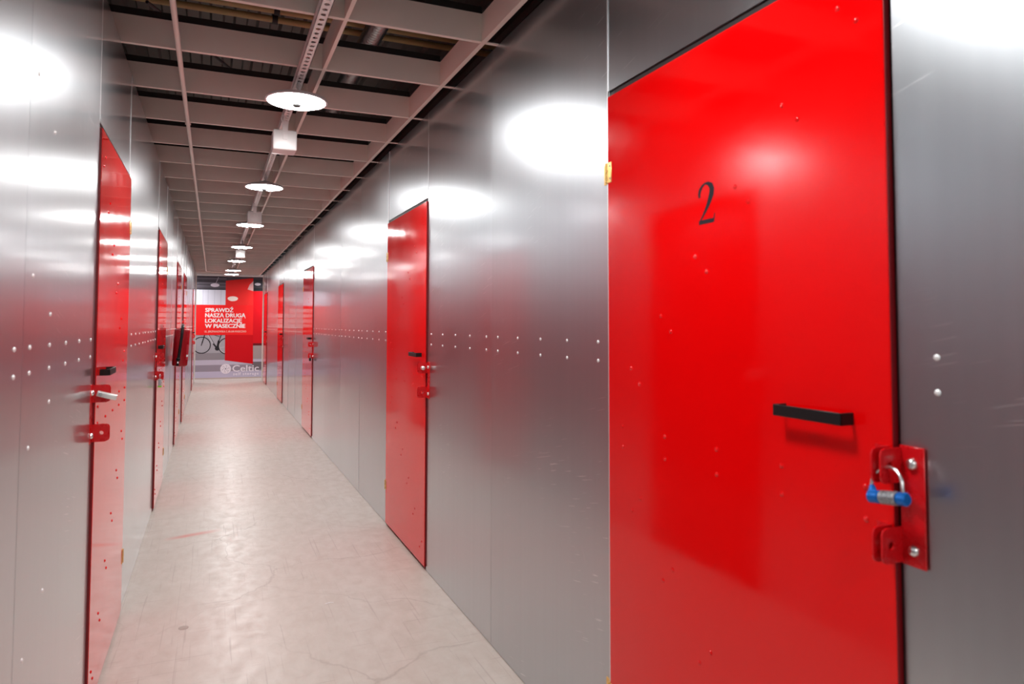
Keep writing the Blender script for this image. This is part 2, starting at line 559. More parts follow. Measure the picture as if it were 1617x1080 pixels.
def door_meshes(side, P):
    n = -side
    d = {}
    leaf = MB()
    bm_y0, bm_y1 = 0.006, P - 0.017
    leaf.bbox(n * PROUD, n * -0.003, bm_y0, bm_y1, 0.020, DOOR_TOP, 0.0014, 1)
    d['leaf'] = leaf.mesh('door_leaf', 'red', 0)
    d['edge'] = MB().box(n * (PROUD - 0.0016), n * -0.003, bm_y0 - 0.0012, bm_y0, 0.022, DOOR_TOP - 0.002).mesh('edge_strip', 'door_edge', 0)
    fr = MB()
    f0, f1 = n * -0.0055, n * -0.05
    fr.box(f0, f1, 0.030, 0.055, 0.0, DOOR_TOP + 0.012)
    fr.box(f0, f1, P - 0.055, P - 0.030, 0.0, DOOR_TOP + 0.012)
    fr.box(f0, f1, 0.030, P - 0.030, DOOR_TOP - 0.04, DOOR_TOP + 0.06)
    fr.box(f0, f1, 0.0, P, 0.0, 0.045)
    d['frame'] = fr.mesh('door_frame', 'dark', 0)
    # flat-bar pull handle: strap and two legs
    a0, a1, so, zc = 0.088, 0.264, PROUD + 0.034, 1.220
    hd = MB()
    hd.bbox(n * so, n * (so - 0.005), a0, a1, zc - 0.012, zc + 0.012, 0.0012, 1)
    hd.bbox(n * (PROUD - 0.001), n * so, a0, a0 + 0.005, zc - 0.012, zc + 0.012, 0.0012, 1)
    hd.bbox(n * (PROUD - 0.001), n * so, a1 - 0.005, a1, zc - 0.012, zc + 0.012, 0.0012, 1)
    d['handle'] = hd.mesh('handle', 'black', 40)
    # butt hinge: two leaves and a knuckle
    hg = MB()
    hg.bbox(n * (PROUD - 0.0005), n * (PROUD + 0.002), P - 0.040, P - 0.018, -0.032, 0.032, 0.0008, 1)
    hg.bbox(n * 0.0005, n * 0.003, P - 0.004, P + 0.022, -0.032, 0.032, 0.0008, 1)
    for i in range(5):
        hg.lathe([(0.0062, 0), (0.0062, 0.0122)], (n * (PROUD - 0.001), P - 0.010, -0.032 + i * 0.0128), (0, 0, 1), 10)
    d['hinge'] = hg.mesh('hinge', 'brass', 40)
    d['screw'] = dome_mesh('screw', 'steel', 0.0034, 0.0016, (n, 0, 0))
    # door half of the hasp: foot on the leaf and an ear with a slot, standing out into the corridor
    d['ear'] = ear_mesh(n, PROUD - 0.001, 0.0, 0.0035, foot=0.030, reach=0.048)
    return d

def ear_mesh(n, base, y, thick, foot=0.0, reach=0.052, zh=0.031, hole=0.034):
    """upright plate with a round hole, facing along the corridor"""
    mb = MB()
    hx, hr, seg = hole, 0.0075, 12
    out = []
    x0, x1 = base, base + reach
    c = 0.011
    outer = [(x0, -zh), (x1 - c, -zh), (x1 - c * 0.3, -zh + c * 0.3), (x1, -zh + c), (x1, zh - c), (x1 - c * 0.3, zh - c * 0.3), (x1 - c, zh), (x0, zh)]
    # resample outer ring by angle around the hole so it bridges cleanly
    def hit(a):
        dx, dz = math.cos(a), math.sin(a)
        best = None
        for (ax, az), (bx, bz) in zip(outer, outer[1:] + outer[:1]):
            ex, ez = bx - ax, bz - az
            den = dx * ez - dz * ex
            if abs(den) < 1e-12:
                continue
            t = ((ax - hx) * ez - az * ex) / den
            u = ((ax - hx) * dz - az * dx) / den
            if t > 0 and -1e-9 <= u <= 1 + 1e-9 and (best is None or t < best):
                best = t
        return (hx + dx * best, dz * best)
    angs = sorted(set([2 * PI * i / seg for i in range(seg)] + [math.atan2(z, x - hx) % (2 * PI) for x, z in outer]))
    k = len(angs)
    O = [hit(a) for a in angs]
    H = [(hx + hr * math.cos(a), hr * math.sin(a)) for a in angs]
    vs = []
    for yy in (y, y + thick):
        vs += [(n * p[0], yy, p[1]) for p in O] + [(n * p[0], yy, p[1]) for p in H]
    fs = []
    for i in range(k):
        j = (i + 1) % k
        fs += [(i, j, k + j, k + i), (2 * k + i, 3 * k + i, 3 * k + j, 2 * k + j),
               (i, 2 * k + i, 2 * k + j, j), (k + i, k + j, 3 * k + j, 3 * k + i)]
    mb.add(vs, fs)
    if foot:
        mb.box(n * base, n * (base + 0.003), y, y + foot, -zh, zh)
    return mb.mesh('lock_ear', 'red_steel', 35)

EAR_Z = (1.150, 1.010)
def build_door(num, side, y0, label):
    P = PR if side > 0 else PL
    d = DM[side]
    n = -side
    X = XR if side > 0 else XL
    o = tag(put('door_%d' % num, d['leaf'], None, (X, y0, 0)), label, 'door', 'red storage unit doors', 'structure')
    put('door_frame', d['frame'], o)
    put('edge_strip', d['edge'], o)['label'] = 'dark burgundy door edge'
    put('handle', d['handle'], o)['label'] = 'black flat-bar pull handle'
    for z in (1.874, 0.280):
        h = put('hinge', d['hinge'], o, (0, 0, z))
        h['label'] = 'small yellow brass-coloured butt hinge'
        for a, dz in ((P - 0.032, 0.02), (P - 0.032, -0.02)):
            put('screw', d['screw'], h, (n * (PROUD + 0.002), a, dz))
    for z in EAR_Z:
        put('lock_ear', d['ear'], o, (0, 0.010, z))
    for a, z in RIVETS:
        if a < P - 0.03 and abs(a - 0.0) > 0.02:
            put('rivet', DRIV[side], o, (n * PROUD, a, z))
    return o
DM = {1: door_meshes(1, PR), -1: door_meshes(-1, PL)}
BR = {}
def bracket_meshes(side):
    n = -side
    pl = MB().bbox(n * 0.001, n * 0.0045, -0.050, -0.002, -0.105, 0.105, 0.0012, 1).mesh('plate', 'red_steel', 40)
    ear = ear_mesh(n, 0.004, -0.0060, 0.0035)
    bolt = MB().lathe([(0.0105, 0), (0.0102, 0.0025), (0.0085, 0.006), (0.005, 0.0085), (0, 0.0095)], (0, 0, 0), (n, 0, 0), 12).mesh('bolt', 'steel', 60)
    return pl, ear, bolt
def build_bracket(side, y0, label):
    if side not in BR:
        BR[side] = bracket_meshes(side)
    pl, ear, bolt = BR[side]
    n = -side
    X = XR if side > 0 else XL
    e = tag(empty('lock_bracket', (X, y0, 1.080)), label, 'bracket', 'red lock brackets on the wall sheets')
    put('plate', pl, e)
    for z in EAR_Z:
        put('lock_ear', ear, e, (0, 0, z - 1.080))
    for z in (1.155, 1.004):
        b = put('bolt', bolt, e, (n * 0.0045, -0.027, z - 1.080))
        b['label'] = 'round silver bolt head'
    return e

right_names = [
    ('nearest red door on the right wall, numbered 2 in black', 'red lock bracket beside the nearest right-hand door, numbered 2'),
    ('second red door along the right wall, without a padlock', 'red lock bracket of the second door along the right wall'),
    ('third red door along the right wall, closed with a black padlock', 'red lock bracket of the third right-hand door, holding the black padlock'),
    ('fourth red door along the right wall, narrow with distance', 'red lock bracket of the fourth door along the right wall'),
    ('farthest red door on the right wall, beside the end mural', 'red lock bracket of the farthest right-hand door, by the mural'),
]
left_names = [
    ('nearest red door on the left wall, closed with a silver padlock', 'red lock bracket of the nearest left-hand door, holding the silver padlock'),
    ('second red door along the left wall, closed with a green-edged padlock', 'red lock bracket of the second left-hand door, holding the green-edged padlock'),
    ('third red door along the left wall, just past the fire extinguisher', 'red lock bracket of the third left-hand door, behind the fire extinguisher'),
    ('fourth red door along the left wall, mostly hidden by the fire extinguisher', 'red lock bracket of the fourth left-hand door, mostly hidden'),
    ('farthest red door on the left wall, beside the end mural', 'red lock bracket of the farthest left-hand door, by the mural'),
]
num = 1
DOOR = {}
for k, (a, b) in zip(RIGHT_DOORS, right_names):
    DOOR['R', k] = build_door(num, 1, SR0 + k * PR, a)
    build_bracket(1, SR0 + k * PR, b)
    num += 1
for k, (a, b) in zip(LEFT_DOORS, left_names):
    DOOR['L', k] = build_door(num, -1, SL0 + k * PL, a)
    build_bracket(-1, SL0 + k * PL, b)
    num += 1

# the numeral on the nearest right door (thin serif figure), y = along the door, z = height
def stroke(pts):
    """closed outline from a centre line with widths: list of (s, t, half_width)"""
    Ls, Rs = [], []
    for i, (x, z, w) in enumerate(pts):
        x0, z0, _ = pts[max(i - 1, 0)]
        x1, z1, _ = pts[min(i + 1, len(pts) - 1)]
        dx, dz = x1 - x0, z1 - z0
        l = math.hypot(dx, dz) or 1
        Ls.append((x - dz / l * w, z + dx / l * w))
        Rs.append((x + dz / l * w, z - dx / l * w))
    return Ls, Rs
def ribbon(mb, pts, fn, off=0.0):
    Ls, Rs = stroke(pts)
    n = len(Ls)
    mb.add([fn(*p) for p in Ls] + [fn(*p) for p in Rs], [(i, i + 1, n + i + 1, n + i) for i in range(n - 1)])
fig = MB()
# s: 0 (left) .. 0.62 (right), t: 0 .. 1
up = [(0.05, 0.66, 0.028), (0.035, 0.74, 0.036), (0.07, 0.84, 0.040), (0.15, 0.93, 0.030), (0.26, 0.98, 0.020),
      (0.37, 0.965, 0.036), (0.47, 0.90, 0.062), (0.505, 0.80, 0.072), (0.49, 0.70, 0.070), (0.44, 0.59, 0.062),
      (0.37, 0.46, 0.050), (0.27, 0.32, 0.036), (0.16, 0.19, 0.024), (0.06, 0.075, 0.018)]
up = [(a_, b_, c_ * 1.2) for a_, b_, c_ in up]
for a, b in ((up, None), ([(0.02, 0.048, 0.05), (0.2, 0.055, 0.052), (0.45, 0.055, 0.052), (0.55, 0.055, 0.05)], None),
             ([(0.555, 0.02, 0.02), (0.575, 0.12, 0.022), (0.60, 0.22, 0.012)], None)):
    ribbon(fig, a, lambda s, t: (-(PROUD + 0.0004), 0.547 - s * 0.105, 1.652 + t * 0.104))
nf = fig.build('number_figure', 'ink', DOOR['R', 0], smooth=0, recalc=False)
nf['label'] = 'black serif figure 2 printed on the door'

# ------------------------------------------------------------------ padlocks
def padlock_square(name, side, y0, ez, body_mat, label, bottom=None, w=0.040, hgt=0.042):
    """padlock hanging from the lock ears; shackle goes through the holes along the corridor"""
    n = -side
    X = XR if side > 0 else XL
    hx = 0.004 + 0.052 * 0.58
    e = tag(empty(name, (X + n * hx, y0 + 0.002, ez)), label, 'padlock')
    pts = [(0, -0.014, -0.026)] + [(0, -0.014 * math.cos(a), 0.003 + 0.012 * math.sin(a)) for a in [PI * i / 8 for i in range(9)]] + [(0, 0.014, -0.026)]
    MB().tube(pts, 0.0034, 8).build('shackle', 'steel', e, smooth=60)
    zb = -0.024
    MB().bbox(-0.011, 0.011, -w / 2, w / 2, zb - hgt, zb, 0.003, 2).build('lock_body', body_mat, e)
    if bottom:
        MB().bbox(-0.0118, 0.0118, -w / 2 - 0.001, w / 2 + 0.001, zb - hgt - 0.008, zb - hgt + 0.004, 0.002, 1).build('bumper', bottom, e)
    MB().lathe([(0.0045, 0), (0.004, 0.0012), (0, 0.0013)], (n * 0.011, 0, zb - hgt * 0.55), (n, 0, 0), 10).build('keyway', 'dark', e)
    return e
padlock_square('padlock', 1, SR0 + 8 * PR, EAR_Z[1], 'black', 'small black padlock on the third right-hand door', w=0.046, hgt=0.040)
padlock_square('padlock', -1, SL0 + 4 * PL, EAR_Z[1], 'grey', 'grey padlock with lime green lower edge on a left-hand door', 'lime', w=0.062, hgt=0.054)

# blue combination padlock, barrel lying along the corridor
c = tag(empty('combination_padlock', (XR - 0.052, SR0 - 0.016, 1.098)), 'blue barrel combination padlock with silver dials on the nearest right-hand door', 'padlock')
def barrel(y0, y1, r, mat, name, rim=0.0025):
    MB().lathe([(r - rim, y0), (r, y0 + rim), (r, y1 - rim), (r - rim, y1)], (0, 0, 0), (0, 1, 0), 20).build(name, mat, c)
barrel(-0.038, -0.020, 0.0118, 'blue', 'end_cap')
barrel(0.014, 0.038, 0.0118, 'blue', 'end_cap')
for i in range(4):
    barrel(-0.0195 + i * 0.0083, -0.0118 + i * 0.0083, 0.0122, 'dial', 'dial_ring', 0.0012)
pts = [(0.0, -0.031, 0.006)] + [(0.018 * math.sin(PI * t) * 0.5, -0.031 + 0.062 * (0.5 - 0.5 * math.cos(PI * t)), 0.020 + 0.032 * math.sin(PI * t)) for t in [i / 12 for i in range(13)]] + [(0.0, 0.031, 0.006)]
MB().tube(pts, 0.0032, 8).build('shackle', 'steel', c, smooth=60)
MB().lathe([(0.008, 0), (0.0055, 0.008), (0.0032, 0.012)], (0, 0.030, 0.009), (0, 0, 1), 10).build('shackle_socket', 'blue', c)
c.rotation_euler = (math.radians(-8), 0, 0)

# silver block padlock on the nearest left door: rectangular bar body tilted downwards, keyed end towards the wall
lp = tag(empty('block_padlock', (XL + 0.032, SL0 + PL - 0.002, 1.150)), 'silver rectangular block padlock on the nearest left-hand door', 'padlock')
MB().bbox(-0.012, 0.052, -0.030, -0.008, -0.0095, 0.0095, 0.0022, 2).build('lock_body', 'silver', lp)
MB().lathe([(0.0068, 0), (0.0064, 0.002), (0, 0.0022)], (0.0, -0.030, 0), (0, -1, 0), 14).build('key_cylinder', 'blue' if False else 'steel', lp)
MB().tube([(0.0, -0.010, 0.0), (0.0, 0.022, 0.0)], 0.0055, 10).build('locking_pin', 'steel', lp)
lp.rotation_euler = (0, math.radians(17), 0)

# silver barrel lock through the upper ear of the second right door
bl = tag(empty('barrel_lock', (XR - 0.034, SR0 + 3 * PR - 0.002, EAR_Z[0])), 'small silver barrel lock in the upper ear of the second right-hand door', 'lock')
MB().lathe([(0.006, -0.034), (0.0115, -0.028), (0.0115, -0.006), (0.008, -0.004)], (0, 0, 0), (0, 1, 0), 14).build('barrel', 'silver', bl)
MB().tube([(0, -0.006, 0), (0, 0.018, 0)], 0.005, 10).build('pin', 'steel', bl)

# ------------------------------------------------------------------ ceiling grid
grid = tag(empty('ceiling_grid', (0.4, 0, WALL_H)), 'beige metal beam grid resting on the tops of both walls', 'beam grid', kind='structure')
def c_profile(y, h=0.125, fl=0.022, t=0.003):
    """C section, web towards the near side"""
    return [(y, 0), (y + fl, 0), (y + fl, t), (y + t, t), (y + t, h - t), (y + fl, h - t), (y + fl, h), (y, h)]
beam_me = MB().prism(c_profile(0.0), 'x', -1.5, 0.664).mesh('cross_beam', 'beam', 0)
strap_me = MB().box(0.664, 1.7, 0.0, 0.022, 0.0, 0.004).mesh('wall_strap', 'beam', 0)
strip_me = MB().box(-1.5, 0.664, 0.003, 0.020, 0.126, 0.158).mesh('dark_top_strip', 'dark', 0)  # dark strip along the top of each beam
k = -13
while 2.84 + 0.6165 * k < Y_END - 0.05:
    b_ = put('cross_beam', beam_me, grid, (0, 2.84 + 0.6165 * k, 0.001))
    put('dark_top_strip', strip_me, b_)
    put('wall_strap', strap_me, b_)
    k += 1
def rail(name, x, fl, dirx):
    h, t = 0.125, 0.003
    poly = [(x, 0), (x + dirx * fl, 0), (x + dirx * fl, t), (x + dirx * t, t), (x + dirx * t, h - t), (x + dirx * fl, h - t), (x + dirx * fl, h), (x, h)]
    MB().prism(poly, 'y', Y_BACK, Y_END).build(name, 'beam', grid, (0, 0, -0.0015), smooth=0)
rail('long_rail', 1.062 - 0.4, 0.022, 1)
rail('long_rail', 0.468 - 0.4, 0.016, 1)

# conduit under the beams, turning right near the end
pts = [(-0.163, Y_BACK + 0.02, WALL_H - 0.013), (-0.163, 17.6, WALL_H - 0.013)]
for i in range(1, 9):
    a = PI / 2 * i / 8
    pts.append((-0.163 + 0.25 * (1 - math.cos(a)), 17.6 + 0.25 * math.sin(a), WALL_H - 0.013))
pts.append((0.30, 17.85, WALL_H - 0.013))
cd = tag(empty('conduit'), 'thin beige conduit running lengthwise under the beams near the left wall', 'conduit')
MB().tube(pts, 0.0115, 8).build('tube', 'beam', cd, smooth=60)
clip = MB().bbox(-0.016, 0.016, -0.010, 0.010, -0.001, 0.0145, 0.002, 1).mesh('clip', 'beam', 40)
for i in range(-2, 9):
    put('clip', clip, cd, (-0.163, 2.84 + 0.6165 * 3 * i + 0.011, WALL_H - 0.0145))

# perforated lamp channel: bottom flange with real holes, two upstands
CHX, CHW, CHZ0, CHZ1 = 0.372, 0.042, 2.598, 2.637
ch = tag(empty('perforated_channel', (CHX, 0, CHZ0)), 'perforated galvanised channel carrying the lamps along the ceiling', 'channel')
mb = MB()
cell, hr = 0.048, 0.0105
ang = [PI / 4 * i + PI / 8 for i in range(8)]
y = Y_BACK + 0.05
while y < 17.2:
    cy = y + cell / 2
    hw, hc = CHW / 2, cell / 2
    O = [(hw, hc * .42), (hw * .42, hc), (-hw * .42, hc), (-hw, hc * .42), (-hw, -hc * .42), (-hw * .42, -hc), (hw * .42, -hc), (hw, -hc * .42)]
    vs = [(p[0], cy + p[1], 0) for p in O] + [(hr * math.cos(a), cy + hr * 1.15 * math.sin(a), 0) for a in ang] + \
         [(hr * math.cos(a), cy + hr * 1.15 * math.sin(a), 0.002) for a in ang] + [(hw, cy + hc, 0), (-hw, cy + hc, 0), (-hw, cy - hc, 0), (hw, cy - hc, 0)]
    fs = []
    for i in range(8):
        j = (i + 1) % 8
        fs += [(i, 8 + i, 8 + j, j), (8 + i, 16 + i, 16 + j, 8 + j)]
    fs += [(0, 1, 24), (2, 3, 25), (4, 5, 26), (6, 7, 27)]
    mb.add(vs, fs)
    y += cell
mb.build('perforated_web', 'galv', ch, smooth=0, recalc=False)
up = MB()
for s in (-1, 1):
    up.box(s * CHW / 2, s * (CHW / 2 - 0.0022), Y_BACK + 0.05, y, 0.0, CHZ1 - CHZ0)
    up.box(s * CHW / 2, s * (CHW / 2 - 0.010), Y_BACK + 0.05, y, CHZ1 - CHZ0 - 0.002, CHZ1 - CHZ0)
up.build('side_flanges', 'galv', ch, smooth=0)

tag(MB().box(-1.6, 2.4, 18.985, 19.027, 2.598, 2.637).build('trim_7', 'galv', smooth=0), 'galvanised channel carrying the added unseen lamps of the mural passage', 'channel', kind='structure')

# ------------------------------------------------------------------ lamps
def lamp_meshes():
    d = {}
    d['housing'] = MB().lathe([(0.139, 0.0), (0.149, 0.001), (0.150, 0.006), (0.145, 0.014), (0.110, 0.026), (0.060, 0.034), (0.045, 0.046), (0.0, 0.046)],
                              (0, 0, 0), (0, 0, 1), 48, closed=False).mesh('housing', 'lampgrey', 50, recalc=False)
    d['diffuser'] = MB().lathe([(0.0, -0.013), (0.085, -0.009), (0.1395, 0.0)], (0, 0, 0), (0, 0, 1), 24, closed=False).mesh('diffuser', 'lamp', 60, recalc=False)
    d['sensor'] = MB().lathe([(0.0, -0.024), (0.018, -0.023), (0.022, -0.018), (0.024, -0.010), (0.0, -0.010)], (0, 0, 0), (0, 0, 1), 20, closed=False).mesh('sensor', 'sensor', 50)
    d['stem'] = MB().lathe([(0.0, 0.045), (0.016, 0.045), (0.016, 0.056), (0.006, 0.060), (0.006, 0.098), (0.0, 0.098)], (0.008, 0, 0), (0, 0, 1), 12, closed=False).mesh('stem', 'white', 40)
    lk = MB()
    for i in range(2):
        lk.tube([(0.008 + (0.009 if i else 0) * math.cos(a), 0.006 + (0 if i else 0.009) * math.cos(a), 0.074 + 0.016 * math.sin(a) + 0.008 * i) for a in [2 * PI * q / 12 for q in range(13)]], 0.0028, 6)
    d['link'] = lk.mesh('chain_link', 'white', 60)
    return d
LD = lamp_meshes()
LAMPS = [(-3.56, 'round disc lamp on the channel, farthest behind the viewpoint'),
         (-1.18, 'round disc lamp on the channel, just behind the viewpoint'),
         (1.20, 'round disc lamp almost overhead of the viewpoint, above the nearest right-hand door'),
         (3.58, 'nearest visible round white disc lamp, in front of the hanging white box'),
         (5.96, 'second visible round disc lamp along the ceiling'),
         (8.33, 'third visible round disc lamp along the ceiling, below a hanging box'),
         (10.78, 'fourth visible round disc lamp along the ceiling'),
         (13.20, 'fifth round disc lamp, partly hidden by a small hanging box'),
         (15.55, 'sixth round disc lamp, second to last before the mural'),
         (16.75, 'last round disc lamp, nearest the end mural')]
LAMPS = [(0.362, y, lab) for y, lab in LAMPS] + [  # last two: out of view, added to brighten the mural
    (-0.80, 19.0, 'unseen disc lamp added round the left corner to light the mural'),
    (1.55, 19.0, 'unseen disc lamp added round the right corner to light the mural')]
for x, y, lab in LAMPS:
    e = tag(empty('ceiling_lamp', (x, y, 2.500)), lab, 'lamp', 'round ceiling lamps')
    for nm in ('housing', 'diffuser', 'sensor', 'stem', 'link'):
        put({'link': 'chain_link'}.get(nm, nm), LD[nm], e)

# ------------------------------------------------------------------ white boxes hung under the channel
def hang_box(y, label):
    e = tag(empty('hanging_box', (0.362, y, 2.400)), label, 'box', 'white boxes hung under the channel')
    MB().bbox(-0.066, 0.066, 0.0, 0.140, 0.0, 0.116, 0.009, 3).build('casing', 'white', e)
    MB().bbox(-0.013, 0.013, -0.003, 0.004, 0.058, 0.092, 0.002, 1).build('clip', 'white', e)
    MB().prism([(-0.014, 0.100), (0.014, 0.100), (0.018, 0.165), (-0.018, 0.165)], 'y', -0.002, 0.003).build('hanger_strap', 'white', e)
    l = MB()
    l.tube([(-0.016 + 0.006 * math.cos(a), 0.001, 0.180 + 0.020 * math.sin(a)) for a in [2 * PI * q / 14 for q in range(15)]], 0.0032, 6)
    l.tube([(-0.006, 0.001 + 0.006 * math.cos(a), 0.186 + 0.018 * math.sin(a)) for a in [2 * PI * q / 14 for q in range(15)]], 0.0032, 6)
    l.build('chain_link', 'white', e, smooth=60)
    return e
hang_box(4.18, 'large-looking white box hung just past the nearest visible lamp')
hang_box(7.35, 'white box hung under the channel, before the third visible lamp')
hang_box(11.30, 'small white box farther off, covering part of the fifth lamp')

# ------------------------------------------------------------------ services above the grid
def pipe(y, z, r, name, label):
    e = tag(empty(name, (0, y, z)), label, 'pipe', 'ochre pipes above the grid')
    MB().tube([(-3.2, 0, 0), (4.0, 0, 0)], r, 12).build('tube', 'ochre', e, smooth=60)
    for x in (0.28, -1.4, 1.9):
        MB().lathe([(r + 0.001, 0), (r + 0.007, 0), (r + 0.007, 0.03), (r + 0.001, 0.03)], (x, 0, 0), (1, 0, 0), 14, closed=False).build('clamp', 'dark', e)
        MB().box(x + 0.010, x + 0.020, -0.005, 0.005, r, 3.34 - z).build('hanger_rod', 'dark', e, smooth=0)
pipe(4.03, 3.14, 0.021, 'ochre_pipe', 'nearer ochre pipe crossing above the beam grid')
pipe(4.16, 3.14, 0.019, 'ochre_pipe', 'farther ochre pipe crossing above the beam grid')
du = MB()
prof = []
yy = 0.0
while yy < 9.0:
    prof += [(0.050, yy), (0.056, yy + 0.015), (0.050, yy + 0.03)]
    yy += 0.03
du.lathe([(0.0, 0.0)] + prof + [(0.0, yy)], (0, 0, 0), (0, 1, 0), 16)
dd = tag(empty('flexible_duct', (0.775, 2.2, 2.98)), 'silver ribbed flexible duct glinting above the grid', 'duct')
du.build('duct_hose', 'duct', dd, smooth=50)
for y in (0.6, 2.6, 4.6, 6.6):
    MB().lathe([(0.0565, 0), (0.060, 0), (0.060, 0.02), (0.0565, 0.02)], (0, y, 0), (0, 1, 0), 16, closed=False).build('strap', 'dark', dd)
    MB().box(-0.003, 0.003, y + 0.007, y + 0.013, 0.058, 0.36).build('hanger_rod', 'dark', dd, smooth=0)
tag(MB().tube([(-0.30, 3.50, 2.85), (0.10, 4.6, 2.95), (0.35, 5.3, 3.0), (0.5, 5.6, 3.1), (0.5, 5.7, 3.33)], 0.008, 6).build('black_cable', 'cable', smooth=60),
    'black cable slanting down through the dark space above the grid', 'cable')
for x, lab in ((-2.6, 'left'), (3.3, 'right')):
    mb = MB()
    mb.box(x - 0.06, x + 0.06, Y_BACK, Y_END, 3.10, 3.112)
    mb.box(x - 0.06, x + 0.06, Y_BACK, Y_END, 3.326, 3.338)
    mb.box(x - 0.005, x + 0.005, Y_BACK, Y_END, 3.10, 3.338)
    tag(mb.build('trim_%d' % (5 if x < 0 else 6), 'dark', smooth=0), 'dark steel roof girder above the %s-hand units' % lab, 'girder', kind='structure')

# ------------------------------------------------------------------ fire extinguisher on the left wall
fe = tag(empty('fire_extinguisher', (-0.309, 8.00, 0.968)), 'red fire extinguisher with black hose hung on the left wall', 'fire extinguisher')
MB().lathe([(0.0, 0.0), (0.060, 0.0), (0.069, 0.006), (0.073, 0.018), (0.073, 0.366), (0.071, 0.374), (0.063, 0.380), (0.030, 0.387), (0.020, 0.392), (0.0, 0.392)],
           (0, 0, 0), (0, 0, 1), 32, closed=False).build('cylinder', 'ext_red', fe, smooth=50)
vv = MB()
vv.lathe([(0.019, 0.388), (0.019, 0.402), (0.014, 0.405), (0.014, 0.428), (0.0, 0.428)], (0, 0, 0), (0, 0, 1), 14)
vv.tube([(0, -0.01, 0.415), (0.004, -0.034, 0.414)], 0.009, 10)
vv.build('valve', 'steel', fe)
MB().bbox(-0.011, 0.011, -0.030, 0.060, 0.428, 0.434, 0.002, 1).build('carry_handle', 'steel', fe)
MB().prism([(-0.028, 0.440), (0.055, 0.462), (0.055, 0.467), (-0.028, 0.446)], 'x', -0.010, 0.010).build('lever', 'red_steel', fe)
MB().tube([(0.004, -0.034, 0.414), (0.005, -0.066, 0.405), (0.004, -0.087, 0.380), (0.002, -0.087, 0.30), (-0.004, -0.087, 0.20), (-0.011, -0.087, 0.10), (-0.013, -0.087, 0.075)], 0.0125, 10).build('hose', 'black', fe, smooth=60)
MB().lathe([(0.012, 0), (0.018, 0.012), (0.018, 0.030), (0.013, 0.036)], (-0.0135, -0.087, 0.052), (0, 0, 1), 12).build('nozzle_collar', 'black', fe)
MB().lathe([(0.0115, 0), (0.0085, 0.022)], (-0.0145, -0.087, 0.032), (0, 0, 1), 12).build('nozzle_band', 'steel', fe)
MB().lathe([(0.013, 0), (0.011, 0.026)], (-0.0155, -0.087, 0.006), (0, 0, 1), 12).build('nozzle', 'black', fe)
mb = MB()
n = 6
a0, a1 = math.radians(-42), math.radians(2)
for zz in (0.07, 0.225):
    for i in range(n + 1):
        a = a0 + (a1 - a0) * i / n
        mb.v.append((0.0735 * math.cos(a), 0.0735 * math.sin(a), zz))
mb.f += [(i, i + 1, n + 1 + i + 1, n + 1 + i) for i in range(n)]
mb.build('instruction_label', ink(178, 40, 52), fe, smooth=60, recalc=False)
mb = MB()
for zz in (0.098, 0.120):
    for i in range(4):
        a = math.radians(-40) + math.radians(26) * i / 3
        mb.v.append((0.0739 * math.cos(a), 0.0739 * math.sin(a), zz))
mb.f += [(i, i + 1, 4 + i + 1, 4 + i) for i in range(3)]
mb.build('white_sticker', 'label', fe, smooth=60, recalc=False)
MB().box(-0.083, -0.079, -0.02, 0.02, 0.10, 0.36).box(-0.105, -0.060, -0.016, 0.016, 0.30, 0.304).build('wall_hook', 'steel', fe, smooth=0)
fe.rotation_euler = (0, math.radians(3.2), 0)

# ------------------------------------------------------------------ corner trims at the end
for i, (x0, x1) in enumerate(((XL - 0.010, XL + 0.016), (XR - 0.016, XR + 0.010))):
    s = 1 if i == 0 else -1
    tag(MB().bbox(x0, x1, Y_CROSS - 0.045, Y_CROSS + 0.004, 0.0, WALL_H - 0.012, 0.003, 1).build('trim_%d' % (i + 1), 'trim'),
        'cream upright trim at the end of the %s wall, before the mural' % ('left', 'right')[i], 'trim', kind='structure')

# ------------------------------------------------------------------ printed mural on the end wall
mu = tag(empty('wall_mural', (0, Y_END, 0)), 'full-height printed mural with red banner, bicycle and open red door', 'mural')
def flat(name, poly, mat, layer):
    y = -0.0006 * layer
    return MB().add([(x, y, z) for x, z in poly], [tuple(range(len(poly)))]).build(name, mat, mu, smooth=0, recalc=False)
def rect(name, x0, x1, z0, z1, mat, layer):
    return flat(name, [(x0, z0), (x1, z0), (x1, z1), (x0, z1)], mat, layer)
L, R_ = XL - 0.13, XR + 0.13
MB().box(L, R_, 0.0, 0.004, 0.0, 2.655).build('print_sheet', ink(205, 200, 214), mu, smooth=0)
# printed ceiling
rect('printed_ceiling', L, R_, 2.275, 2.655, ink(88, 82, 90, 0.2, 9), 1)
for z0, z1, c_ in ((2.545, 2.575, (128, 122, 132)), (2.475, 2.50, (70, 64, 72)), (2.42, 2.465, (120, 113, 124)), (2.35, 2.385, (112, 105, 116)), (2.275, 2.30, (52, 48, 56))):
    rect('printed_ceiling_rib', L, 0.30, z0, z1, ink(*c_), 2)
flat('printed_lamp', [(0.03 + 0.105 * math.cos(a), 2.395 + 0.048 * math.sin(a)) for a in [2 * PI * i / 20 for i in range(20)]], ink(235, 222, 236), 3)
flat('printed_lamp_rod', [(0.035, 2.43), (0.055, 2.43), (0.125, 2.60), (0.10, 2.60)], ink(176, 164, 178), 3)
rect('printed_white_wall', L, 0.32, 1.885, 2.275, ink(222, 222, 236, 0.04, 3), 2)
for x in (-0.33, -0.25, -0.13, 0.02, 0.17):
    rect('printed_wall_seam', x, x + 0.012, 1.90, 2.27, ink(196, 197, 214), 3)
